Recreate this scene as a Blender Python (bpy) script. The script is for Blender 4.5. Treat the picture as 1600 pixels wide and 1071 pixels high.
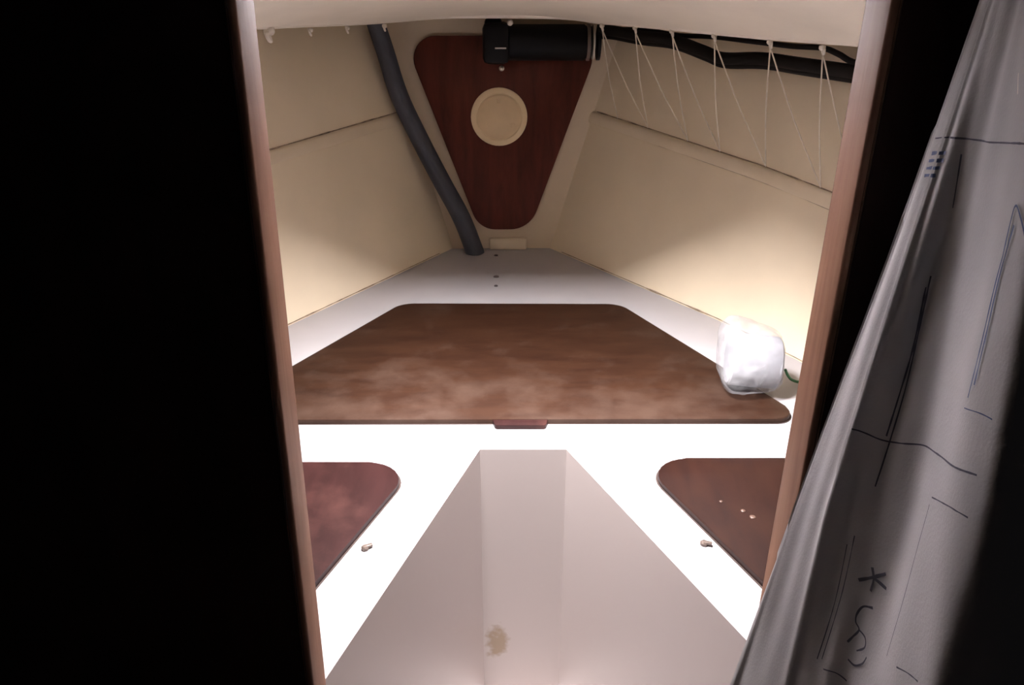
import bpy, bmesh, math, random
from mathutils import Vector, noise

random.seed(4)
S = bpy.context.scene
for o in list(bpy.data.objects):
    bpy.data.objects.remove(o, do_unlink=True)
COL = S.collection

# ------------------------------------------------------------------ camera, light, exposure
cam_d = bpy.data.cameras.new('camera')
cam_d.sensor_width = 36.0
cam_d.lens = 27.0
cam_d.clip_start = 0.02
cam = bpy.data.objects.new('camera', cam_d)
COL.objects.link(cam)
cam.location = (0, 0, 0.70)
cam.rotation_euler = (math.radians(66.0), 0, 0)
S.camera = cam

S.view_settings.view_transform = 'Standard'
S.view_settings.look = 'None'
S.view_settings.gamma = 1.0
S.view_settings.use_curve_mapping = False
S.view_settings.exposure = 0.27

W = bpy.data.worlds.new('dim_cabin_air')
S.world = W
W.use_nodes = True
W.node_tree.nodes['Background'].inputs[0].default_value = (0.9, 0.85, 0.9, 1)
W.node_tree.nodes['Background'].inputs[1].default_value = 0.006

ld = bpy.data.lights.new('hatch_daylight', 'AREA')
ld.shape = 'RECTANGLE'
ld.size = 0.25
ld.size_y = 0.34
ld.energy = 142.0
ld.color = (1.0, 0.955, 0.965)
lo = bpy.data.objects.new('hatch_daylight', ld)
COL.objects.link(lo)
lo.location = (-0.04, 0.92, 1.05)

# ------------------------------------------------------------------ materials
def new_mat(name):
    m = bpy.data.materials.new(name)
    m.use_nodes = True
    nt = m.node_tree
    return m, nt, nt.nodes['Principled BSDF']


def node(nt, typ, **kw):
    n = nt.nodes.new(typ)
    for k, v in kw.items():
        if k in n.inputs:
            n.inputs[k].default_value = v
        else:
            setattr(n, k, v)
    return n


def ramp(nt, fac, stops):
    r = nt.nodes.new('ShaderNodeValToRGB')
    els = r.color_ramp.elements
    while len(els) < len(stops):
        els.new(0.5)
    for e, (p, c) in zip(els, stops):
        e.position = p
        e.color = (c[0], c[1], c[2], 1)
    nt.links.new(fac, r.inputs[0])
    return r.outputs[0]


def coords(nt, scale=(1, 1, 1), rot=(0, 0, 0)):
    tc = nt.nodes.new('ShaderNodeTexCoord')
    mp = nt.nodes.new('ShaderNodeMapping')
    mp.inputs['Scale'].default_value = scale
    mp.inputs['Rotation'].default_value = rot
    nt.links.new(tc.outputs['Object'], mp.inputs[0])
    return mp.outputs[0]


def bump(nt, b, height, strength, dist=0.002):
    bp = nt.nodes.new('ShaderNodeBump')
    bp.inputs['Strength'].default_value = strength
    bp.inputs['Distance'].default_value = dist
    nt.links.new(height, bp.inputs['Height'])
    nt.links.new(bp.outputs[0], b.inputs['Normal'])


def plain(name, col, rough=0.5, var=0.08, scale=12.0, metal=0.0, bmp=0.0):
    m, nt, b = new_mat(name)
    v = coords(nt)
    n = node(nt, 'ShaderNodeTexNoise', Scale=scale, Detail=5.0)
    nt.links.new(v, n.inputs['Vector'])
    lo_c = [c * (1 - var) for c in col]
    hi_c = [min(1, c * (1 + var)) for c in col]
    nt.links.new(ramp(nt, n.outputs[0], [(0.3, lo_c), (0.7, hi_c)]), b.inputs['Base Color'])
    b.inputs['Roughness'].default_value = rough
    b.inputs['Metallic'].default_value = metal
    if bmp:
        bump(nt, b, n.outputs[0], bmp)
    return m


def wood(name, dark, mid, pale, axis_scale, rough=0.5, wear=0.5, edge=None):
    """grain stretched along one axis, plus large worn patches"""
    m, nt, b = new_mat(name)
    v = coords(nt, axis_scale)
    g = node(nt, 'ShaderNodeTexNoise', Scale=1.0, Detail=8.0, Roughness=0.65, Distortion=0.4)
    nt.links.new(v, g.inputs['Vector'])
    grain = ramp(nt, g.outputs[0], [(0.3, dark), (0.62, mid)])
    v2 = coords(nt)
    p = node(nt, 'ShaderNodeTexNoise', Scale=7.0, Detail=7.0, Roughness=0.68)
    nt.links.new(v2, p.inputs['Vector'])
    src = p.outputs[0]
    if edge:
        # light falloff painted into the worn patches: paler towards object y = edge
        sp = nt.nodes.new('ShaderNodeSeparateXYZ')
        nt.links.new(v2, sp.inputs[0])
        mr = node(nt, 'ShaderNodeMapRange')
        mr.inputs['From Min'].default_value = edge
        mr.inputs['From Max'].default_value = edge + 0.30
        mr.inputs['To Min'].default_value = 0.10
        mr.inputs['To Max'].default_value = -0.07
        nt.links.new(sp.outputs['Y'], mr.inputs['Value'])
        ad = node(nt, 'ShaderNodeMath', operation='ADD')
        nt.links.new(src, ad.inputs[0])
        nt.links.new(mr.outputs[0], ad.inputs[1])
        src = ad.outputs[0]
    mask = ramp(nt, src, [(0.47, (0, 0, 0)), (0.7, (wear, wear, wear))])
    mx = nt.nodes.new('ShaderNodeMixRGB')
    nt.links.new(mask, mx.inputs[0])
    nt.links.new(grain, mx.inputs[1])
    mx.inputs[2].default_value = (*pale, 1)
    nt.links.new(mx.outputs[0], b.inputs['Base Color'])
    b.inputs['Roughness'].default_value = rough
    b.inputs['Specular IOR Level'].default_value = 0.18
    bump(nt, b, g.outputs[0], 0.25, 0.001)
    return m


M_white = plain('white_gelcoat', (0.41, 0.392, 0.405), 0.42, 0.03, 9)
M_cream = plain('cream_hull_lining', (0.82, 0.705, 0.53), 0.62, 0.05, 5, bmp=0.05)
M_ceiling = plain('cream_deckhead', (0.95, 0.885, 0.79), 0.6, 0.04, 6)
M_batten = plain('cream_batten', (0.76, 0.65, 0.49), 0.6, 0.05, 8)
M_bulk = plain('cream_bulkhead', (0.72, 0.60, 0.45), 0.6, 0.05, 8)
M_seam = plain('dirty_seam', (0.30, 0.225, 0.155), 0.8, 0.6, 40)
M_lid = wood('worn_mahogany_lit_edge', (0.015, 0.0050, 0.0024), (0.025, 0.0096, 0.0045), (0.047, 0.0275, 0.0195), (9, 34, 20), 0.5, 0.75, 1.207)
M_lid2 = wood('red_mahogany', (0.013, 0.0040, 0.0038), (0.022, 0.0070, 0.0066), (0.070, 0.028, 0.023), (40, 6, 20), 0.45, 0.5)
M_lid3 = wood('brown_mahogany', (0.010, 0.003, 0.0022), (0.017, 0.0054, 0.0033), (0.026, 0.0095, 0.005), (40, 6, 20), 0.45, 0.5)
M_panel = wood('dark_mahogany', (0.060, 0.014, 0.009), (0.118, 0.028, 0.017), (0.12, 0.035, 0.018), (26, 26, 4), 0.4, 0.35)
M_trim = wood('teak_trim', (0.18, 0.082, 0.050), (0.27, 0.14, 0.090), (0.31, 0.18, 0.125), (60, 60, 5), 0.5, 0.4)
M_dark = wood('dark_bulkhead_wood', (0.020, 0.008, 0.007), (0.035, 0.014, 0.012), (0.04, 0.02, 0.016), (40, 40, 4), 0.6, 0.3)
M_disc = plain('cream_plastic', (0.90, 0.72, 0.47), 0.45, 0.03, 10)
M_disc2 = plain('cream_plastic_cover', (0.84, 0.64, 0.40), 0.45, 0.05, 20)
M_hose = plain('grey_rubber_hose', (0.050, 0.055, 0.076), 0.5, 0.12, 20)
M_black = plain('black_plastic', (0.004, 0.004, 0.006), 0.5, 0.2, 30)
M_steel = plain('bright_metal', (0.65, 0.62, 0.6), 0.3, 0.05, 30, metal=0.9)
M_ring = plain('grey_brown_ring', (0.16, 0.12, 0.10), 0.4, 0.1, 30)
M_cable = plain('black_cable_sheath', (0.007, 0.005, 0.005), 0.65, 0.2, 30)
M_cord = plain('pale_cord', (0.80, 0.72, 0.60), 0.7, 0.1, 60)
M_hook = plain('white_plastic_hook', (0.80, 0.74, 0.66), 0.4, 0.04, 30)
M_paper = plain('white_tissue_paper', (0.34, 0.34, 0.365), 0.9, 0.02, 60, bmp=0.15)
M_core = plain('cardboard_core', (0.42, 0.31, 0.21), 0.9, 0.05, 40)
M_green = plain('green_string', (0.05, 0.17, 0.07), 0.7, 0.15, 60)
M_brass = plain('worn_catch', (0.12, 0.09, 0.075), 0.4, 0.1, 60, metal=0.4)
M_drip = plain('pale_drip', (0.085, 0.048, 0.035), 0.5, 0.1, 40)
M_gap = plain('dark_gap', (0.03, 0.016, 0.012), 0.8, 0.2, 40)
M_hole = plain('dark_screw', (0.08, 0.06, 0.06), 0.6, 0.1, 60)
M_print = plain('blue_black_ink', (0.045, 0.045, 0.07), 0.8, 0.25, 90)
M_print2 = plain('blue_ink', (0.05, 0.075, 0.17), 0.8, 0.25, 90)
M_floor = plain('cabin_sole', (0.12, 0.07, 0.05), 0.6, 0.15, 10)


for _m in (M_black, M_cable):
    _m.node_tree.nodes['Principled BSDF'].inputs['Specular IOR Level'].default_value = 0.2


def footwell_mat():
    m, nt, b = new_mat('white_gelcoat_stained')
    tc = nt.nodes.new('ShaderNodeTexCoord')
    # a brown rust stain near the foot of the front face
    mp = nt.nodes.new('ShaderNodeMapping')
    mp.inputs['Location'].default_value = (0.030 * 24, 0, 0.435 * 12)
    mp.inputs['Scale'].default_value = (24, 0.0, 12)
    nt.links.new(tc.outputs['Object'], mp.inputs[0])
    ln = node(nt, 'ShaderNodeVectorMath', operation='LENGTH')
    nt.links.new(mp.outputs[0], ln.inputs[0])
    nz = node(nt, 'ShaderNodeTexNoise', Scale=60.0, Detail=4.0)
    nt.links.new(tc.outputs['Object'], nz.inputs['Vector'])
    ad = node(nt, 'ShaderNodeMath', operation='MULTIPLY_ADD')
    nt.links.new(nz.outputs[0], ad.inputs[0])
    ad.inputs[1].default_value = 0.9
    nt.links.new(ln.outputs['Value'], ad.inputs[2])
    col = ramp(nt, ad.outputs[0], [(0.72, (0.30, 0.225, 0.155)), (1.1, (0.45, 0.395, 0.38))])
    nt.links.new(col, b.inputs['Base Color'])
    b.inputs['Roughness'].default_value = 0.4
    return m


M_foot = footwell_mat()


def bag_mat():
    m, nt, b = new_mat('clear_plastic_film')
    out = nt.nodes['Material Output']
    tr = nt.nodes.new('ShaderNodeBsdfTransparent')
    tr.inputs[0].default_value = (0.97, 0.97, 0.98, 1)
    b.inputs['Base Color'].default_value = (0.50, 0.50, 0.52, 1)
    b.inputs['Roughness'].default_value = 0.25
    v = coords(nt)
    n = node(nt, 'ShaderNodeTexNoise', Scale=24.0, Detail=2.0, Distortion=0.8)
    nt.links.new(v, n.inputs['Vector'])
    bump(nt, b, n.outputs[0], 0.6, 0.004)
    mix = nt.nodes.new('ShaderNodeMixShader')
    f = ramp(nt, n.outputs[0], [(0.35, (0.16, 0.16, 0.16)), (0.7, (0.42, 0.42, 0.42))])
    nt.links.new(f, mix.inputs[0])
    nt.links.new(tr.outputs[0], mix.inputs[1])
    nt.links.new(b.outputs[0], mix.inputs[2])
    nt.links.new(mix.outputs[0], out.inputs[0])
    return m


M_bag = bag_mat()


def cloth_mat():
    m, nt, b = new_mat('grey_curtain_cloth')
    v = coords(nt)
    n = node(nt, 'ShaderNodeTexNoise', Scale=500.0, Detail=3.0)
    nt.links.new(v, n.inputs['Vector'])
    n2 = node(nt, 'ShaderNodeTexNoise', Scale=9.0, Detail=4.0)
    nt.links.new(v, n2.inputs['Vector'])
    nt.links.new(ramp(nt, n2.outputs[0], [(0.3, (0.38, 0.375, 0.385)), (0.7, (0.46, 0.45, 0.46))]), b.inputs['Base Color'])
    b.inputs['Roughness'].default_value = 0.9
    bump(nt, b, n.outputs[0], 0.3, 0.0006)
    return m


M_cloth = cloth_mat()

# ------------------------------------------------------------------ mesh helpers
def link(name, me, mat, parent=None, smooth=False, angle=None):
    o = bpy.data.objects.new(name, me)
    COL.objects.link(o)
    if mat is not None and not me.materials:
        me.materials.append(mat)
    if smooth:
        for p in me.polygons:
            p.use_smooth = True
        if angle is not None:
            me.set_sharp_from_angle(angle=angle)
    if parent is not None:
        o.parent = parent
    return o


def from_bm(name, bm, mat, parent=None, smooth=False, angle=None):
    bmesh.ops.recalc_face_normals(bm, faces=bm.faces[:])
    me = bpy.data.meshes.new(name)
    bm.to_mesh(me)
    bm.free()
    return link(name, me, mat, parent, smooth, angle)


def tag(o, label, cat, group=None):
    o['label'] = label
    o['category'] = cat
    if group:
        o['group'] = group
    return o


def structure(o, label=None, cat=None):
    o['kind'] = 'structure'
    if label:
        o['label'] = label
        o['category'] = cat
    return o


def rounded(pts, radii, seg=8):
    out = []
    n = len(pts)
    for i in range(n):
        p0, p, p1 = Vector(pts[i - 1]), Vector(pts[i]), Vector(pts[(i + 1) % n])
        r = radii[i] if isinstance(radii, (list, tuple)) else radii
        a, b = (p0 - p).normalized(), (p1 - p).normalized()
        ang = a.angle(b)
        d = min(r / math.tan(ang / 2), 0.48 * min((p0 - p).length, (p1 - p).length))
        rr = d * math.tan(ang / 2)
        c = p + (a + b).normalized() * (rr / math.sin(ang / 2))
        s, e = p + a * d, p + b * d
        a0 = math.atan2(s.y - c.y, s.x - c.x)
        a1 = math.atan2(e.y - c.y, e.x - c.x)
        da = (a1 - a0 + math.pi) % (2 * math.pi) - math.pi
        for k in range(seg + 1):
            t = a0 + da * k / seg
            out.append((c.x + rr * math.cos(t), c.y + rr * math.sin(t)))
    return out


def prism(outline, z0, z1, bevel=0.0, plane='xy', seg=3):
    """extrude a 2D outline; plane 'xy' extrudes along z, 'xz' along y"""
    bm = bmesh.new()

    def P(p, h):
        return (p[0], p[1], h) if plane == 'xy' else (p[0], h, p[1])
    lo_v = [bm.verts.new(P(p, z0)) for p in outline]
    hi_v = [bm.verts.new(P(p, z1)) for p in outline]
    n = len(outline)
    bm.faces.new(lo_v)
    top = bm.faces.new(hi_v)
    for i in range(n):
        bm.faces.new((lo_v[i], lo_v[(i + 1) % n], hi_v[(i + 1) % n], hi_v[i]))
    if bevel:
        bmesh.ops.bevel(bm, geom=list(top.edges), offset=bevel, segments=seg, affect='EDGES', profile=0.5)
    return bm


def box(bm, c, s, rz=0.0, bevel=0.0):
    r = bmesh.ops.create_cube(bm, size=1.0)
    vs = r['verts']
    ca, sa = math.cos(rz), math.sin(rz)
    for v in vs:
        x, y, z = v.co.x * s[0], v.co.y * s[1], v.co.z * s[2]
        v.co = (c[0] + x * ca - y * sa, c[1] + x * sa + y * ca, c[2] + z)
    if bevel:
        es = list({e for v in vs for e in v.link_edges})
        bmesh.ops.bevel(bm, geom=es, offset=bevel, segments=2, affect='EDGES', profile=0.5)
    return bm


def smooth_path(pts, k=6):
    pts = [Vector(p) for p in pts]
    out = []
    n = len(pts)
    for i in range(n - 1):
        p0, p1, p2, p3 = pts[max(i - 1, 0)], pts[i], pts[i + 1], pts[min(i + 2, n - 1)]
        for j in range(k):
            t = j / k
            out.append(0.5 * ((2 * p1) + (p2 - p0) * t + (2 * p0 - 5 * p1 + 4 * p2 - p3) * t * t
                              + (-p0 + 3 * p1 - 3 * p2 + p3) * t ** 3))
    out.append(pts[-1])
    return out


def tube(bm, pts, rad, n=8, caps=True):
    pts = [Vector(p) for p in pts]
    rings = []
    up = Vector((0.13, 0.31, 0.94))
    for i, p in enumerate(pts):
        t = (pts[min(i + 1, len(pts) - 1)] - pts[max(i - 1, 0)]).normalized()
        a = t.cross(up)
        if a.length < 1e-3:
            a = t.cross(Vector((1, 0, 0)))
        a.normalize()
        b = t.cross(a).normalized()
        r = rad(i / max(1, len(pts) - 1)) if callable(rad) else rad
        rings.append([bm.verts.new(p + a * r * math.cos(2 * math.pi * k / n) + b * r * math.sin(2 * math.pi * k / n))
                      for k in range(n)])
    for i in range(len(rings) - 1):
        for k in range(n):
            bm.faces.new((rings[i][k], rings[i][(k + 1) % n], rings[i + 1][(k + 1) % n], rings[i + 1][k]))
    if caps:
        bm.faces.new(rings[0][::-1])
        bm.faces.new(rings[-1])
    return bm


def lathe(bm, prof, origin, axis='z', n=32):
    """prof: (radius, height) list; axis z up, y towards the camera (-y), x to the right"""
    rings = []
    o = Vector(origin)
    for r, h in prof:
        ring = []
        for k in range(n):
            t = 2 * math.pi * k / n
            c, s = r * math.cos(t), r * math.sin(t)
            if axis == 'z':
                q = Vector((c, s, h))
            elif axis == 'y':
                q = Vector((c, -h, s))
            else:
                q = Vector((h, c, s))
            ring.append(bm.verts.new(o + q))
        rings.append(ring)
    for i in range(len(rings) - 1):
        for k in range(n):
            bm.faces.new((rings[i][k], rings[i][(k + 1) % n], rings[i + 1][(k + 1) % n], rings[i + 1][k]))
    if prof[0][0] > 1e-5:
        bm.faces.new(rings[0])
    if prof[-1][0] > 1e-5:
        bm.faces.new(rings[-1])
    bmesh.ops.remove_doubles(bm, verts=bm.verts[:], dist=1e-6)
    return bm


SM = math.radians(40)

# ------------------------------------------------------------------ hull sides
LEFT_BASE = [(-0.185, 2.285), (-0.356, 1.975), (-0.527, 1.667), (-0.69, 1.35), (-0.845, 0.95), (-0.95, 0.53)]
RIGHT_BASE = [(0.113, 2.296), (0.30, 2.005), (0.492, 1.706), (0.610, 1.474), (0.79, 1.05), (0.92, 0.53)]
LO, RO = Vector((-0.874, 0.485, 0)), Vector((0.841, 0.541, 0))
FL = 0.247


def wall_point(side, s, z, off=0.0):
    """s runs 0..5 along the berth line, off moves inboard"""
    base, out = (LEFT_BASE, LO) if side < 0 else (RIGHT_BASE, RO)
    i = min(int(s), len(base) - 2)
    t = s - i
    x = base[i][0] * (1 - t) + base[i + 1][0] * t
    y = base[i][1] * (1 - t) + base[i + 1][1] * t
    return Vector((x, y, 0)) + out * (FL * z - off) + Vector((0, 0, z))


def batten_z(side, s):
    y = wall_point(side, s, 0).y
    return 0.278 + 0.062 * y if side < 0 else 0.194 + 0.0975 * y


def hull_wall(name, side):
    zs = [-0.03, 0.0, 0.12, 0.24, 0.34, 0.45, 0.55, 0.65, 0.80]
    ss = [i * 0.25 for i in range(21)]
    bm = bmesh.new()
    g = []
    for off in (0.0, -0.02):
        g.append([[bm.verts.new(wall_point(side, s, z, off)) for z in zs] for s in ss])
    for q in g:
        for i in range(len(ss) - 1):
            for j in range(len(zs) - 1):
                bm.faces.new((q[i][j], q[i + 1][j], q[i + 1][j + 1], q[i][j + 1]))
    a, b = g
    for i in range(len(ss) - 1):
        for j in (0, len(zs) - 1):
            bm.faces.new((a[i][j], a[i + 1][j], b[i + 1][j], b[i][j]))
    for j in range(len(zs) - 1):
        for i in (0, len(ss) - 1):
            bm.faces.new((a[i][j], a[i][j + 1], b[i][j + 1], b[i][j]))
    w = structure(from_bm(name, bm, M_cream, None, True, SM))
    # batten along the hull side: rounded strip, 3 cm high
    prof = [(-0.002, -0.017), (0.0055, -0.0165), (0.0075, -0.011), (0.008, 0.0), (0.0065, 0.008), (0.003, 0.0125), (-0.002, 0.013)]
    bm = bmesh.new()
    rows = []
    sb = [0.12 + i * 0.122 for i in range(41)]
    for s in sb:
        zc = batten_z(side, s) - 0.016
        rows.append([bm.verts.new(wall_point(side, s, zc + dz, off)) for off, dz in prof])
    for i in range(len(rows) - 1):
        for j in range(len(prof) - 1):
            bm.faces.new((rows[i][j], rows[i + 1][j], rows[i + 1][j + 1], rows[i][j + 1]))
    bm.faces.new(rows[0])
    bm.faces.new(rows[-1])
    from_bm('batten', bm, M_batten, w, True, SM)
    # grubby bedding line on top of the batten, and the one along the berth edge
    bm = bmesh.new()
    pts = [wall_point(side, s, batten_z(side, s) - 0.001, 0.0012) for s in [0.25 + i * 0.06 for i in range(80)]]
    tube(bm, pts, lambda t: 0.0012 + 0.0022 * max(0, noise.noise(Vector((t * 28, side, 0)))), 6)
    from_bm('seam', bm, M_seam, w, True)
    bm = bmesh.new()
    pts = [wall_point(side, s, 0.004, 0.0008) for s in [0.2 + i * 0.06 for i in range(80)]]
    tube(bm, pts, lambda t: 0.0009 + 0.0030 * max(0, noise.noise(Vector((t * 22, side * 3, 4)))), 6)
    from_bm('seam', bm, M_seam, w, True)
    if side > 0:
        bm = bmesh.new()
        pts = [wall_point(side, s, batten_z(side, s) - 0.0335, 0.0008) for s in [1.05 + i * 0.06 for i in range(60)]]
        tube(bm, pts, lambda t: 0.0006 + 0.0016 * max(0, 0.4 + noise.noise(Vector((t * 9, 2, 8)))), 6)
        from_bm('seam', bm, M_seam, w, True)
    return w


hull_wall('wall_left', -1)
hull_wall('wall_right', 1)

# ------------------------------------------------------------------ forward bulkhead
bm = prism([(-0.44, -0.03), (0.40, -0.03), (0.40, 0.80), (-0.44, 0.80)], 2.291, 2.325, plane='xz')
wf = structure(from_bm('wall_front', bm, M_bulk))
bm = bmesh.new()
box(bm, (-0.012, 2.281, 0.018), (0.115, 0.022, 0.036), bevel=0.006)
from_bm('base_block', bm, M_batten, wf, True, SM)

# ------------------------------------------------------------------ deckhead
EDGE_R = [(0.0, 2.12, 0.662), (0.12, 2.12, 0.655), (0.215, 2.10, 0.645), (0.255, 2.035, 0.6435), (0.292, 1.97, 0.641), (0.359, 1.86, 0.637),
          (0.428, 1.75, 0.632), (0.510, 1.63, 0.627), (0.574, 1.52, 0.625), (0.61, 1.45, 0.624), (0.72, 1.15, 0.62), (0.82, 0.80, 0.62), (0.87, 0.53, 0.62)]
EDGE_L = [(0.0, 2.12, 0.662), (-0.15, 2.12, 0.657), (-0.28, 2.11, 0.649), (-0.325, 2.06, 0.646), (-0.37, 2.0, 0.6445), (-0.42, 1.91, 0.644),
          (-0.46, 1.82, 0.6445), (-0.499, 1.7, 0.645), (-0.54, 1.58, 0.645), (-0.58, 1.45, 0.645), (-0.69, 1.15, 0.645), (-0.80, 0.80, 0.645), (-0.85, 0.53, 0.645)]
YS = [2.12, 2.12, 2.105, 2.048, 1.985, 1.885, 1.785, 1.665, 1.55, 1.45, 1.15, 0.80, 0.53]


def ceil_pt(i, u, dz=0.0, grow=0.0):
    """u -1..1 from the left edge to the right edge at station i"""
    e = EDGE_R[i] if u >= 0 else EDGE_L[i]
    a = abs(u)
    zc = 0.662 + (2.12 - YS[i]) * 0.105
    cz = zc * (1 - a ** 2.2) + e[2] * a ** 2.2
    y = YS[i] * (1 - a * a) + e[1] * a * a
    return Vector((e[0] * a * (1 + grow * a), y + grow * 0.3, cz + dz))


US = [-1, -0.92, -0.78, -0.6, -0.45, -0.32, -0.15, 0, 0.15, 0.32, 0.45, 0.6, 0.78, 0.92, 1]


def deck_sheet(bm, dz0, dz1, grow, drop_edge=0.0):
    g = []
    for dz in (dz0, dz1):
        g.append([[bm.verts.new(ceil_pt(i, u, dz, grow)) for u in US] for i in range(1, len(YS))])
    n, k = len(YS) - 1, len(US)
    hole = set()
    for i in range(n - 1):
        for j in range(k - 1):
            ym = (YS[i + 1] + YS[i + 2]) / 2
            um = abs(US[j] + US[j + 1]) / 2
            if 0.75 < ym < 1.2 and um < 0.33:
                hole.add((i, j))
    for q in g:
        for i in range(n - 1):
            for j in range(k - 1):
                if (i, j) not in hole:
                    bm.faces.new((q[i][j], q[i + 1][j], q[i + 1][j + 1], q[i][j + 1]))
    bm.edges.ensure_lookup_table()
    for e in [e for e in bm.edges if e.is_boundary and all(v in {w for r in g[0] for w in r} for v in e.verts)]:
        pass
    # rims: outer and hatch hole
    a, b = g
    def rim(p, q):
        (i0, j0), (i1, j1) = p, q
        bm.faces.new((a[i0][j0], a[i1][j1], b[i1][j1], b[i0][j0]))
    for i in range(n - 1):
        rim((i, 0), (i + 1, 0)); rim((i, k - 1), (i + 1, k - 1))
    for j in range(k - 1):
        rim((0, j), (0, j + 1)); rim((n - 1, j), (n - 1, j + 1))
    if hole:
        i0 = min(h[0] for h in hole); i1 = max(h[0] for h in hole) + 1
        j0 = min(h[1] for h in hole); j1 = max(h[1] for h in hole) + 1
        for i in range(i0, i1):
            rim((i, j0), (i + 1, j0)); rim((i, j1), (i + 1, j1))
        for j in range(j0, j1):
            rim((i0, j), (i0, j + 1)); rim((i1, j), (i1, j + 1))
    return bm


bm = bmesh.new()
deck_sheet(bm, 0.004, 0.018, 0.0)
bmesh.ops.remove_doubles(bm, verts=bm.verts[:], dist=1e-5)
ceil = structure(from_bm('ceiling', bm, M_ceiling, None, True, SM))
# rounded bead round the deckhead edge
edge = [Vector(p) for p in EDGE_L[::-1][:-1]] + [Vector(p) for p in EDGE_R[1:]]
edge = smooth_path(edge, 4)
bm = bmesh.new()
tube(bm, [p + Vector((0, 0, 0.010)) for p in edge], 0.0085, 10)
from_bm('edge_bead', bm, M_ceiling, ceil, True)
# deck above, lapped over the hull sides
bm = bmesh.new()
deck_sheet(bm, 0.055, 0.085, 0.42)
bmesh.ops.remove_doubles(bm, verts=bm.verts[:], dist=1e-5)
from_bm('deck_shell', bm, M_bulk, ceil, True, SM)


def hook_mesh():
    bm = bmesh.new()
    tube(bm, smooth_path([(0, 0, 0.006), (0.0, -0.002, -0.002), (0.002, -0.006, -0.008), (0.001, -0.010, -0.004), (0, -0.011, 0.001)], 4), 0.0026, 7)
    lathe(bm, [(0.0001, 0.008), (0.006, 0.006), (0.0062, 0.001), (0.004, -0.002), (0.0001, -0.003)], (0, 0, 0), 'z', 12)
    me = bpy.data.meshes.new('hook')
    bm.to_mesh(me)
    bm.free()
    for p in me.polygons:
        p.use_smooth = True
    me.materials.append(M_hook)
    return me


HOOK = hook_mesh()
HOOKS_R = [(0.226, 2.085, 0.640), (0.292, 1.97, 0.639), (0.359, 1.86, 0.635), (0.428, 1.75, 0.630), (0.510, 1.63, 0.623), (0.574, 1.52, 0.618)]
HOOKS_L = [(-0.318, 2.07, 0.640), (-0.39, 1.965, 0.639), (-0.449, 1.845, 0.638), (-0.499, 1.70, 0.639)]
for p in HOOKS_R + HOOKS_L:
    h = link('hook', HOOK, None, ceil)
    h.location = p
    if p[0] < -0.48:
        h.scale = (2.0, 1.8, 1.8)

# unseen hatch frame, shaped deep and narrow to keep light off bow and walls
bm = bmesh.new()
for (cx, cy, sx, sy) in ((-0.220, 0.95, 0.08, 0.46), (0.205, 0.95, 0.11, 0.46), (0, 0.72, 0.54, 0.03), (0, 1.160, 0.54, 0.05)):
    box(bm, (cx, cy, 0.9025), (sx, sy, 0.325), bevel=0.004)
structure(from_bm('light_shaping_coaming_1', bm, M_white))

# ------------------------------------------------------------------ berth moulding
FRONT_L, FRONT_R = (-0.055, 1.123), (0.093, 1.123)
NEAR_L, NEAR_R = (-0.245, 0.53), (0.353, 0.53)
DEEP = -0.55
outer = LEFT_BASE[:]           # bow to the bulkhead along the left
loop = outer + [NEAR_L, FRONT_L, FRONT_R, NEAR_R] + RIGHT_BASE[::-1]
bm = bmesh.new()
tv = [bm.verts.new((x, y, 0.0)) for x, y in loop]
bm.faces.new(tv)
bm.normal_update()
bmesh.ops.triangulate(bm, faces=[f for f in bm.faces if len(f.verts) > 4])
berth = tag(from_bm('berth_base', bm, M_white, None, True, math.radians(60)),
            'white moulded V-shaped berth base with a footwell cut between its two sides', 'berth')
# footwell: two sides, front face
def quad_part(name, pts, mat):
    bm = bmesh.new()
    bm.faces.new([bm.verts.new(p) for p in pts])
    bmesh.ops.subdivide_edges(bm, edges=bm.edges[:], cuts=6, use_grid_fill=True)
    return from_bm(name, bm, mat, berth)
ft = 0.0
quad_part('footwell_front', [(*FRONT_L, ft), (*FRONT_R, ft), (*FRONT_R, DEEP), (*FRONT_L, DEEP)], M_foot)
quad_part('footwell_side', [(*NEAR_L, ft), (*FRONT_L, ft), (*FRONT_L, DEEP), (*NEAR_L, DEEP)], M_foot)
quad_part('footwell_side', [(*NEAR_R, ft), (*FRONT_R, ft), (*FRONT_R, DEEP), (*NEAR_R, DEEP)], M_foot)
bm = prism([(-0.30, 0.50), (0.42, 0.50), (0.12, 1.15), (-0.08, 1.15)], DEEP - 0.02, DEEP)
from_bm('footwell_sole', bm, M_foot, berth)
# small screws in the bow and the catches beside the lids
for x, y, r in ((-0.048, 2.215, 0.006), (-0.044, 2.02, 0.008), (-0.043, 1.945, 0.005)):
    bm = bmesh.new()
    lathe(bm, [(r, 0.0), (r * 0.9, 0.0022), (r * 0.4, 0.003), (0.0001, 0.0028)], (x, y, 0), 'z', 14)
    from_bm('screw', bm, M_hole, berth, True)
for x, y, rz in ((-0.205, 0.862, 0.5), (0.270, 0.872, -0.3)):
    bm = bmesh.new()
    lathe(bm, [(0.0055, 0.0), (0.0055, 0.004), (0.0035, 0.006), (0.0001, 0.0062)], (x, y, 0), 'z', 14)
    box(bm, (x + 0.004 * math.cos(rz), y + 0.004 * math.sin(rz), 0.0042), (0.014, 0.0055, 0.004), rz, 0.001)
    from_bm('catch', bm, M_brass, berth, True, SM)

# cabin sole aft of the doorway
bm = prism([(-1.0, -0.6), (1.0, -0.6), (1.0, 0.51), (-1.0, 0.51)], DEEP - 0.04, DEEP - 0.0005)
structure(from_bm('floor', bm, M_floor))

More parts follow.
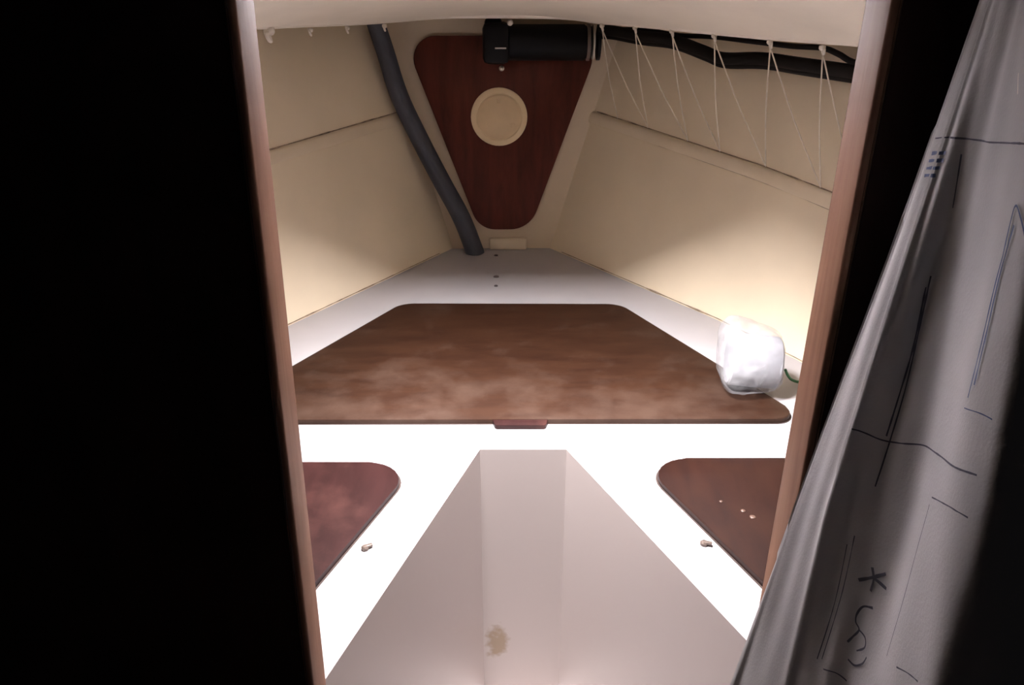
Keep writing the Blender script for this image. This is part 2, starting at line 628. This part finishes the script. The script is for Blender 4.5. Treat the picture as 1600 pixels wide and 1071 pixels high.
# ------------------------------------------------------------------ locker lids
def lid(name, pts, radii, mat, label, th=0.010):
    bm = prism(rounded(pts, radii, 8), 0.0, th, bevel=0.003)
    o = tag(from_bm(name, bm, mat, None, True, SM), label, 'locker lid')
    cx, cy = sum(q[0] for q in pts) / 4, sum(q[1] for q in pts) / 4
    big = [(x + math.copysign(0.0025, x - cx), y + math.copysign(0.0018, y - cy)) for x, y in pts]
    from_bm('edge_gap', prism(rounded(big, radii, 8), 0.0001, 0.0010), M_gap, o)
    return o


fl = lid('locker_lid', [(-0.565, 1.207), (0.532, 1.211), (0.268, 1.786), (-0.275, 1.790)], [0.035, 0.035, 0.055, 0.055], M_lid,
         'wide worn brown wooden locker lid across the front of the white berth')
bm = prism(rounded([(-0.030, 1.190), (0.060, 1.190), (0.066, 1.212), (-0.036, 1.212)], [0.006, 0.006, 0.001, 0.001], 4), 0.0005, 0.009, 0.002)
from_bm('finger_tab', bm, M_lid2, fl, True, SM)
lid('locker_lid', [(-0.335, 0.56), (-0.155, 1.069), (-0.76, 1.069), (-0.90, 0.56)], [0.02, 0.055, 0.03, 0.03], M_lid2,
    'reddish brown wooden lid left of the footwell, next to the left jamb')
rl = lid('locker_lid', [(0.205, 1.081), (0.42, 0.56), (0.87, 0.56), (0.72, 1.081)], [0.055, 0.02, 0.03, 0.03], M_lid3,
         'brown wooden lid right of the footwell, partly behind the curtain')
# pale paint drips on the right lid
for x, y, r in ((0.342, 0.937, 0.0042), (0.352, 0.922, 0.005), (0.315, 0.96, 0.003)):
    bm = bmesh.new()
    lathe(bm, [(r, 0.0098), (r * 0.8, 0.0108), (0.0001, 0.0112)], (x, y, 0), 'z', 12)
    from_bm('paint_drip', bm, M_drip, rl, True)

# ------------------------------------------------------------------ aft bulkhead with its doorway
def xl(z): return -0.163 - (0.7 - z) * 0.021
def xr(z): return 0.2235 - (0.7 - z) * 0.006


ZB, ZT, TH = DEEP - 0.04, 1.02, 0.95
WB = 0.006
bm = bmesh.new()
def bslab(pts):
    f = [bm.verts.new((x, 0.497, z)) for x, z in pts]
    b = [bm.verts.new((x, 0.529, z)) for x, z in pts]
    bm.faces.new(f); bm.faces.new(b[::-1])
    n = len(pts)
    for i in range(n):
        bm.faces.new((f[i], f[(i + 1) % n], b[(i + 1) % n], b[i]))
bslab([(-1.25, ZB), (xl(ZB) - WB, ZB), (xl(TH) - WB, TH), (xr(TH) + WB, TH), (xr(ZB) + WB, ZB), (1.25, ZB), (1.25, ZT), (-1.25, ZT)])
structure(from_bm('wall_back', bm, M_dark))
for nm, fx, s in (('trim_1', xl, -1), ('trim_2', xr, 1)):
    bm = bmesh.new()
    q = []
    for y in (0.494, 0.533):
        for z in (ZB, TH):
            for dx in (0.0, 0.0075):
                q.append(bm.verts.new((fx(z) + s * dx, y, z)))
    for f in ((0, 1, 3, 2), (4, 5, 7, 6), (0, 1, 5, 4), (2, 3, 7, 6), (0, 2, 6, 4), (1, 3, 7, 5)):
        bm.faces.new([q[i] for i in f])
    bmesh.ops.bevel(bm, geom=bm.edges[:], offset=0.0028, segments=3, affect='EDGES', profile=0.5)
    structure(from_bm(nm, bm, M_trim, None, True, SM))

# ------------------------------------------------------------------ triangular bow panel
bm = prism(rounded([(-0.302, 0.612), (0.250, 0.612), (0.054, 0.063), (-0.100, 0.063)], [0.062, 0.062, 0.085, 0.07], 10), 2.291, 2.279, plane='xz', bevel=0.003)
pn = tag(from_bm('bow_panel', bm, M_panel, None, True, SM), 'dark mahogany triangular panel on the bow bulkhead with a round cream plate', 'panel')
bm = bmesh.new()
lathe(bm, [(0.081, 0.0), (0.081, 0.004), (0.078, 0.0065), (0.066, 0.0065), (0.0645, 0.004), (0.0001, 0.004)], (-0.037, 2.279, 0.395), 'y', 48)
pl = from_bm('access_plate', bm, M_disc, pn, True, SM)
bm = bmesh.new()
lathe(bm, [(0.062, 0.0), (0.062, 0.0035), (0.0595, 0.0055), (0.0001, 0.006)], (-0.037, 2.275, 0.395), 'y', 48)
for a in (math.pi / 2, math.pi / 2 + 2.09, math.pi / 2 + 4.19):
    box(bm, (-0.037 + 0.045 * math.cos(a), 2.2695, 0.395 + 0.045 * math.sin(a)), (0.012, 0.004, 0.012), bevel=0.001)
from_bm('plate_cover', bm, M_disc2, pl, True, SM)
bm = bmesh.new()
lathe(bm, [(0.0075, 0.0), (0.0075, 0.004), (0.004, 0.007), (0.0001, 0.008)], (-0.029, 2.279, 0.527), 'y', 16)
from_bm('screw', bm, M_steel, pn, True, SM)

# ------------------------------------------------------------------ black motor unit on the bow bulkhead
bm = bmesh.new()
lathe(bm, [(0.040, 0.0), (0.046, 0.004), (0.046, 0.205), (0.041, 0.212), (0.041, 0.225)], (-0.012, 2.222, 0.597), 'x', 32)
mo = tag(from_bm('motor', bm, M_black, None, True, SM), 'black cylindrical motor unit fixed over the top of the bow panel', 'motor')
bm = bmesh.new()
box(bm, (-0.042, 2.215, 0.597), (0.072, 0.105, 0.104), bevel=0.016)
box(bm, (-0.050, 2.215, 0.643), (0.045, 0.07, 0.03), bevel=0.008)
from_bm('gear_housing', bm, M_black, mo, True, SM)
bm = bmesh.new()
box(bm, (-0.030, 2.160, 0.586), (0.030, 0.006, 0.004), bevel=0.001)
from_bm('badge', bm, M_steel, mo)
bm = bmesh.new()
lathe(bm, [(0.0075, 0), (0.008, 0.006), (0.005, 0.010), (0.0001, 0.011)], (-0.005, 2.170, 0.648), 'y', 16)
from_bm('cap_nut', bm, M_hook, mo, True, SM)
for x0, r, w_, mt in ((0.200, 0.0465, 0.010, M_ring), (0.216, 0.044, 0.006, M_hook), (0.228, 0.0455, 0.010, M_black)):
    bm = bmesh.new()
    lathe(bm, [(r - 0.008, 0), (r, 0.001), (r, w_ - 0.001), (r - 0.008, w_)], (x0, 2.222, 0.597), 'x', 32)
    from_bm('clamp_ring', bm, mt, mo, True, SM)
bm = bmesh.new()
box(bm, (0.09, 2.272, 0.60), (0.16, 0.013, 0.04), bevel=0.003)
from_bm('mounting_foot', bm, M_black, mo)

# ------------------------------------------------------------------ hose
bm = bmesh.new()
tube(bm, smooth_path([(-0.372, 2.185, 0.68), (-0.362, 2.19, 0.655), (-0.341, 2.205, 0.576), (-0.311, 2.215, 0.46), (-0.260, 2.225, 0.338),
                      (-0.203, 2.232, 0.217), (-0.151, 2.237, 0.112), (-0.114, 2.24, 0.008), (-0.113, 2.24, 0.001)], 6),
     lambda t: 0.0235 + 0.0045 * t, 18)
tag(from_bm('hose', bm, M_hose, None, True, SM), 'dark grey rubber hose slanting down the left edge of the bow panel', 'hose')

# ------------------------------------------------------------------ cables under the deckhead edge
cab = smooth_path([(0.236, 2.20, 0.628), (0.262, 2.165, 0.628), (0.322, 2.08, 0.619), (0.386, 1.99, 0.614), (0.445, 1.90, 0.593), (0.478, 1.85, 0.581), (0.538, 1.76, 0.586),
                   (0.587, 1.66, 0.582), (0.656, 1.54, 0.576), (0.688, 1.45, 0.576), (0.77, 1.2, 0.575), (0.92, 0.75, 0.575)], 6)
bm = bmesh.new()
tube(bm, cab, 0.0135, 10)
tube(bm, [p + Vector((0.006, 0.004, -0.012)) for p in cab], 0.010, 10)
tag(from_bm('cable_bundle', bm, M_cable, None, True), 'thick black cable bundle sagging along the top of the right hull side', 'cable')
bm = bmesh.new()
tube(bm, smooth_path([(0.262, 2.166, 0.632), (0.337, 2.08, 0.633), (0.401, 1.99, 0.624), (0.464, 1.90, 0.624), (0.525, 1.78, 0.619), (0.576, 1.68, 0.615),
                      (0.612, 1.62, 0.615), (0.630, 1.58, 0.606), (0.653, 1.54, 0.592), (0.70, 1.42, 0.590)], 6), 0.0055, 8)
tag(from_bm('thin_cable', bm, M_cable, None, True), 'thin black cable running just above the thick bundle, under the deckhead', 'cable')

# ------------------------------------------------------------------ zigzag lacing from the hooks to the batten
lace = bpy.data.objects.new('lacing_cord', None)
COL.objects.link(lace)
lace.location = (0.36, 2.0, 0.40)
tag(lace, 'thin pale cord laced in a zigzag from ceiling hooks down the right hull side', 'cord')
BOT_Y = [2.192, 2.085, 1.955, 1.86, 1.737, 1.59, 1.49]


def on_batten(y):
    s = 0.0
    best = None
    for i in range(500):
        s = i * 0.01
        zb = batten_z(1, s)
        p = wall_point(1, s, zb + 0.001, 0.0045)
        if best is None or abs(p.y - y) < abs(best.y - y):
            best = p
    return best


BOTS = [on_batten(y) for y in BOT_Y]
for i, t in enumerate(HOOKS_R):
    t = Vector(t) + Vector((0.001, -0.004, -0.007))
    for b in (BOTS[i], BOTS[i + 1]):
        bm = bmesh.new()
        mid = (t + b) / 2 + Vector((-0.004, 0, -0.002))
        tube(bm, smooth_path([t, mid, b], 5), 0.0015, 6)
        o = from_bm('strand', bm, M_cord, lace, True)
        o.matrix_parent_inverse = lace.matrix_world.inverted() if False else o.matrix_parent_inverse
        for v in o.data.vertices:
            v.co -= Vector(lace.location)

# ------------------------------------------------------------------ tissue roll in its bag, green string
RC = Vector((0.460, 1.342, 0.0105))
bm = bmesh.new()
lathe(bm, [(0.020, -0.047), (0.047, -0.047), (0.0505, -0.044), (0.0515, 0.0), (0.0505, 0.044), (0.047, 0.047), (0.020, 0.047), (0.020, -0.047)], (0, 0, 0), 'x', 48)
roll = from_bm('paper_roll', bm, M_paper, None, True, SM)
roll.location = RC + Vector((0.006, 0, 0.0535))
roll.rotation_euler = (0.0, 0.05, -0.12)
tag(roll, 'white paper roll lying on its side inside the clear plastic bag', 'paper roll')
bm = bmesh.new()
lathe(bm, [(0.0195, -0.046), (0.0195, 0.046), (0.0175, 0.046), (0.0175, -0.046), (0.0195, -0.046)], (0, 0, 0), 'x', 24)
from_bm('cardboard_core', bm, M_core, roll, True, SM)
bm = bmesh.new()
bmesh.ops.create_icosphere(bm, subdivisions=5, radius=1.0)
for v in bm.verts:
    d = v.co.normalized()
    e = 3.4
    k = (abs(d.x) ** e + abs(d.y) ** e + abs(d.z) ** e) ** (-1 / e)
    q = Vector((d.x * k * 0.059, d.y * k * 0.059, d.z * k * 0.0585 + 0.0595))
    n1 = noise.noise(d * 1.9 + Vector((3, 1, 7)))
    n2 = 1 - 2 * abs(noise.noise(d * 3.6 + Vector((9, 2, 3))))
    q += d * max(-0.0005, 0.0045 * n1 + 0.0022 * n2)
    lobe = max(0, d.dot(Vector((-0.45, 0.35, 0.82)).normalized())) ** 4
    q += Vector((-0.008, 0.004, 0.017)) * lobe          # slack film bunched above the roll
    foot = max(0, d.dot(Vector((-0.35, -0.75, -0.55)).normalized())) ** 5
    q += Vector((-0.004, -0.016, 0.0)) * foot           # crumpled mouth of the bag in front
    q.z = max(q.z, 0.0006)
    v.co = q
bag = from_bm('plastic_bag', bm, M_bag, None, True)
bag.location = RC
bag.rotation_euler = (0, 0, -0.12)
tag(bag, 'crumpled clear plastic bag on the right end of the wide front lid', 'bag')
bm = bmesh.new()
tube(bm, smooth_path([(0.535, 1.352, 0.040), (0.543, 1.356, 0.026), (0.557, 1.368, 0.010), (0.575, 1.370, 0.0035), (0.598, 1.382, 0.0035), (0.615, 1.372, 0.004)], 6), 0.0028, 7)
tube(bm, smooth_path([(0.575, 1.370, 0.0065), (0.588, 1.366, 0.012), (0.602, 1.372, 0.009), (0.613, 1.383, 0.003)], 5), 0.0022, 7)
tag(from_bm('green_string', bm, M_green, None, True), 'short green string trailing between the plastic bag and the right hull side', 'string')

# ------------------------------------------------------------------ curtain
# plan of the folds at four heights, top to bottom: hem, ridge, valley, crest, far turn
ROWS = [
    [(0.256, 0.46, 0.7), (0.245, 0.43, 0.7), (0.235, 0.387, 0.7), (0.210, 0.325, 0.7), (0.245, 0.325, 0.7)],
    [(0.236, 0.46, 0.554), (0.227, 0.42, 0.567), (0.240, 0.392, 0.5755), (0.212, 0.3, 0.605), (0.253, 0.3, 0.605)],
    [(0.205, 0.46, 0.36), (0.207, 0.41, 0.397), (0.229, 0.37, 0.427), (0.211, 0.285, 0.49), (0.273, 0.29, 0.486)],
    [(0.18, 0.46, 0.193), (0.198, 0.4, 0.259), (0.218, 0.355, 0.308), (0.212, 0.275, 0.397), (0.283, 0.28, 0.391)],
]


def curtain_pt(u, v):
    """u 0..4 across the folds, v 0..3 down the rows (extends past both ends)"""
    i = max(0, min(2, int(math.floor(v))))
    t = v - i
    row = [Vector(a) * (1 - t) + Vector(b) * t for a, b in zip(ROWS[i], ROWS[i + 1])]
    j = max(0, min(3, int(math.floor(u))))
    t = u - j
    p = [row[max(0, j - 1)], row[j], row[j + 1], row[min(4, j + 2)]]
    q = 0.5 * ((2 * p[1]) + (p[2] - p[0]) * t + (2 * p[0] - 5 * p[1] + 4 * p[2] - p[3]) * t * t
               + (-p[0] + 3 * p[1] - 3 * p[2] + p[3]) * t ** 3)
    w = 0.0009 * math.sin(u * 8.0 + v * 1.7) + 0.0005 * math.sin(u * 15 - v * 2.3)
    # pressed creases along the hem and the first fold
    c = 0.0026 * math.exp(-((u - 0.96) / 0.075) ** 2) + 0.0014 * math.exp(-((u - 0.10) / 0.06) ** 2) - 0.0012 * math.exp(-((u - 0.75) / 0.12) ** 2)
    return q + Vector((w - c, w * 0.4 - c * 0.5, 0))


def curtain_n(u, v):
    e = 0.01
    a = curtain_pt(u + e, v) - curtain_pt(u - e, v)
    b = curtain_pt(u, v + e) - curtain_pt(u, v - e)
    n = a.cross(b).normalized()
    return n if n.dot(Vector((0, 0, 0.7)) - curtain_pt(u, v)) > 0 else -n


#CURTAIN_END
NU, NV = 96, 60
bm = bmesh.new()
g, h = [], []
for i in range(NU + 1):
    u = 4.0 * i / NU
    vs = [-0.9 + 5.2 * j / NV for j in range(NV + 1)]
    g.append([bm.verts.new(curtain_pt(u, v)) for v in vs])
    h.append([bm.verts.new(curtain_pt(u, v) - curtain_n(u, v) * 0.0012) for v in vs])
for q in (g, h):
    for i in range(NU):
        for j in range(NV):
            bm.faces.new((q[i][j], q[i + 1][j], q[i + 1][j + 1], q[i][j + 1]))
for i in range(NU):
    for j in (0, NV):
        bm.faces.new((g[i][j], g[i + 1][j], h[i + 1][j], h[i][j]))
for j in range(NV):
    for i in (0, NU):
        bm.faces.new((g[i][j], g[i][j + 1], h[i][j + 1], h[i][j]))
cur = tag(from_bm('curtain', bm, M_cloth, None, True, math.radians(70)),
          'grey cloth curtain with blue-black printed outlines hanging beside the right jamb', 'curtain')

# print on the cloth: flat ink strokes lying on the folds, (name, ink, width, strokes of (u, v))
PRINT = [
    ('printed_line', M_print, 0.0011, [[(0.53, 0.51), (1.75, 0.51), (2.75, 0.54), (3.07, 0.56)]]),
    ('printed_line', M_print, 0.0012, [[(0.99, 1.64), (1.51, 1.7), (2.13, 1.73), (2.89, 1.85)]]),
    ('stitched_seam', M_print, 0.0012, [[(1.5, 1.07), (1.54, 1.23), (1.59, 1.47), (1.57, 1.7), (1.54, 1.89)], [(1.47, 1.11), (1.53, 1.33), (1.52, 1.5), (1.5, 1.68)], [(1.47, 0.57), (1.59, 0.79)]]),
    ('stitched_seam', M_print, 0.001, [[(1.44, 2.13), (1.47, 2.47), (1.4, 2.86)], [(1.35, 2.18), (1.38, 2.51), (1.32, 2.86)]]),
    ('printed_outline', M_print2, 0.0016, [[(2.65, 1.53), (2.67, 1.33), (2.68, 1.07), (2.73, 0.85), (2.78, 0.79), (2.87, 0.85), (2.93, 0.92)], [(2.69, 1.48), (2.7, 1.28), (2.71, 1.03), (2.78, 0.87)]]),
    ('printed_line', M_print2, 0.0008, [[(2.63, 1.57), (2.78, 1.59), (2.93, 1.62)]]),
    ('printed_outline', M_print, 0.0009, [[(2.41, 1.97), (2.4, 2.18), (2.39, 2.51), (2.35, 2.84)]]),
    ('printed_line', M_print, 0.0009, [[(2.42, 1.94), (2.7, 1.98), (2.89, 2.04)]]),
    ('printed_letter', M_print, 0.0026, [[(1.65, 2.38), (1.81, 2.37), (1.99, 2.35)], [(1.79, 2.31), (1.85, 2.38), (1.85, 2.45)], [(1.84, 2.37), (1.94, 2.4), (2.05, 2.44)]]),
    ('printed_letter', M_print, 0.0016, [[(1.94, 2.55), (1.8, 2.54), (1.74, 2.58), (1.75, 2.63), (1.82, 2.68), (1.76, 2.72), (1.71, 2.75)], [(1.82, 2.68), (1.94, 2.73), (1.97, 2.79), (1.86, 2.81)], [(1.77, 2.86), (1.88, 2.9), (2.0, 2.89), (2.04, 2.85)]]),
    ('printed_line', M_print, 0.0012, [[(1.47, 2.92), (1.66, 2.94), (1.83, 3.0)]]),
    ('printed_line', M_print, 0.001, [[(2.5, 2.91), (2.61, 2.95), (2.75, 3.01)]]),
    ('printed_block', M_print2, 0.0022, [[(0.58, 0.57), (1.16, 0.57)], [(0.57, 0.6), (1.17, 0.6)], [(0.57, 0.63), (1.12, 0.63)], [(0.58, 0.66), (1.03, 0.66)]]),
    ('pale_stitch', M_cord, 0.0012, [[(2.42, 0.26), (2.49, 0.34)]]),
]
for nm, ink, wd, strokes in PRINT:
    bm = bmesh.new()
    for st in strokes:
        q = []
        q = [(p.x, p.y) for p in smooth_path([(a, b, 0) for a, b in st], 14)]
        P = [curtain_pt(*c) for c in q]
        N = [curtain_n(*c) for c in q]
        L, R = [], []
        for k in range(len(q)):
            t = (P[min(k + 1, len(P) - 1)] - P[max(k - 1, 0)]).normalized()
            w = N[k].cross(t).normalized() * wd * (0.8 + 0.35 * noise.noise(P[k] * 160)) / 2
            o = P[k] + N[k] * 0.0007
            L.append(bm.verts.new(o + w)); R.append(bm.verts.new(o - w))
        for k in range(len(q) - 1):
            bm.faces.new((L[k], L[k + 1], R[k + 1], R[k]))
    from_bm(nm, bm, ink, cur)
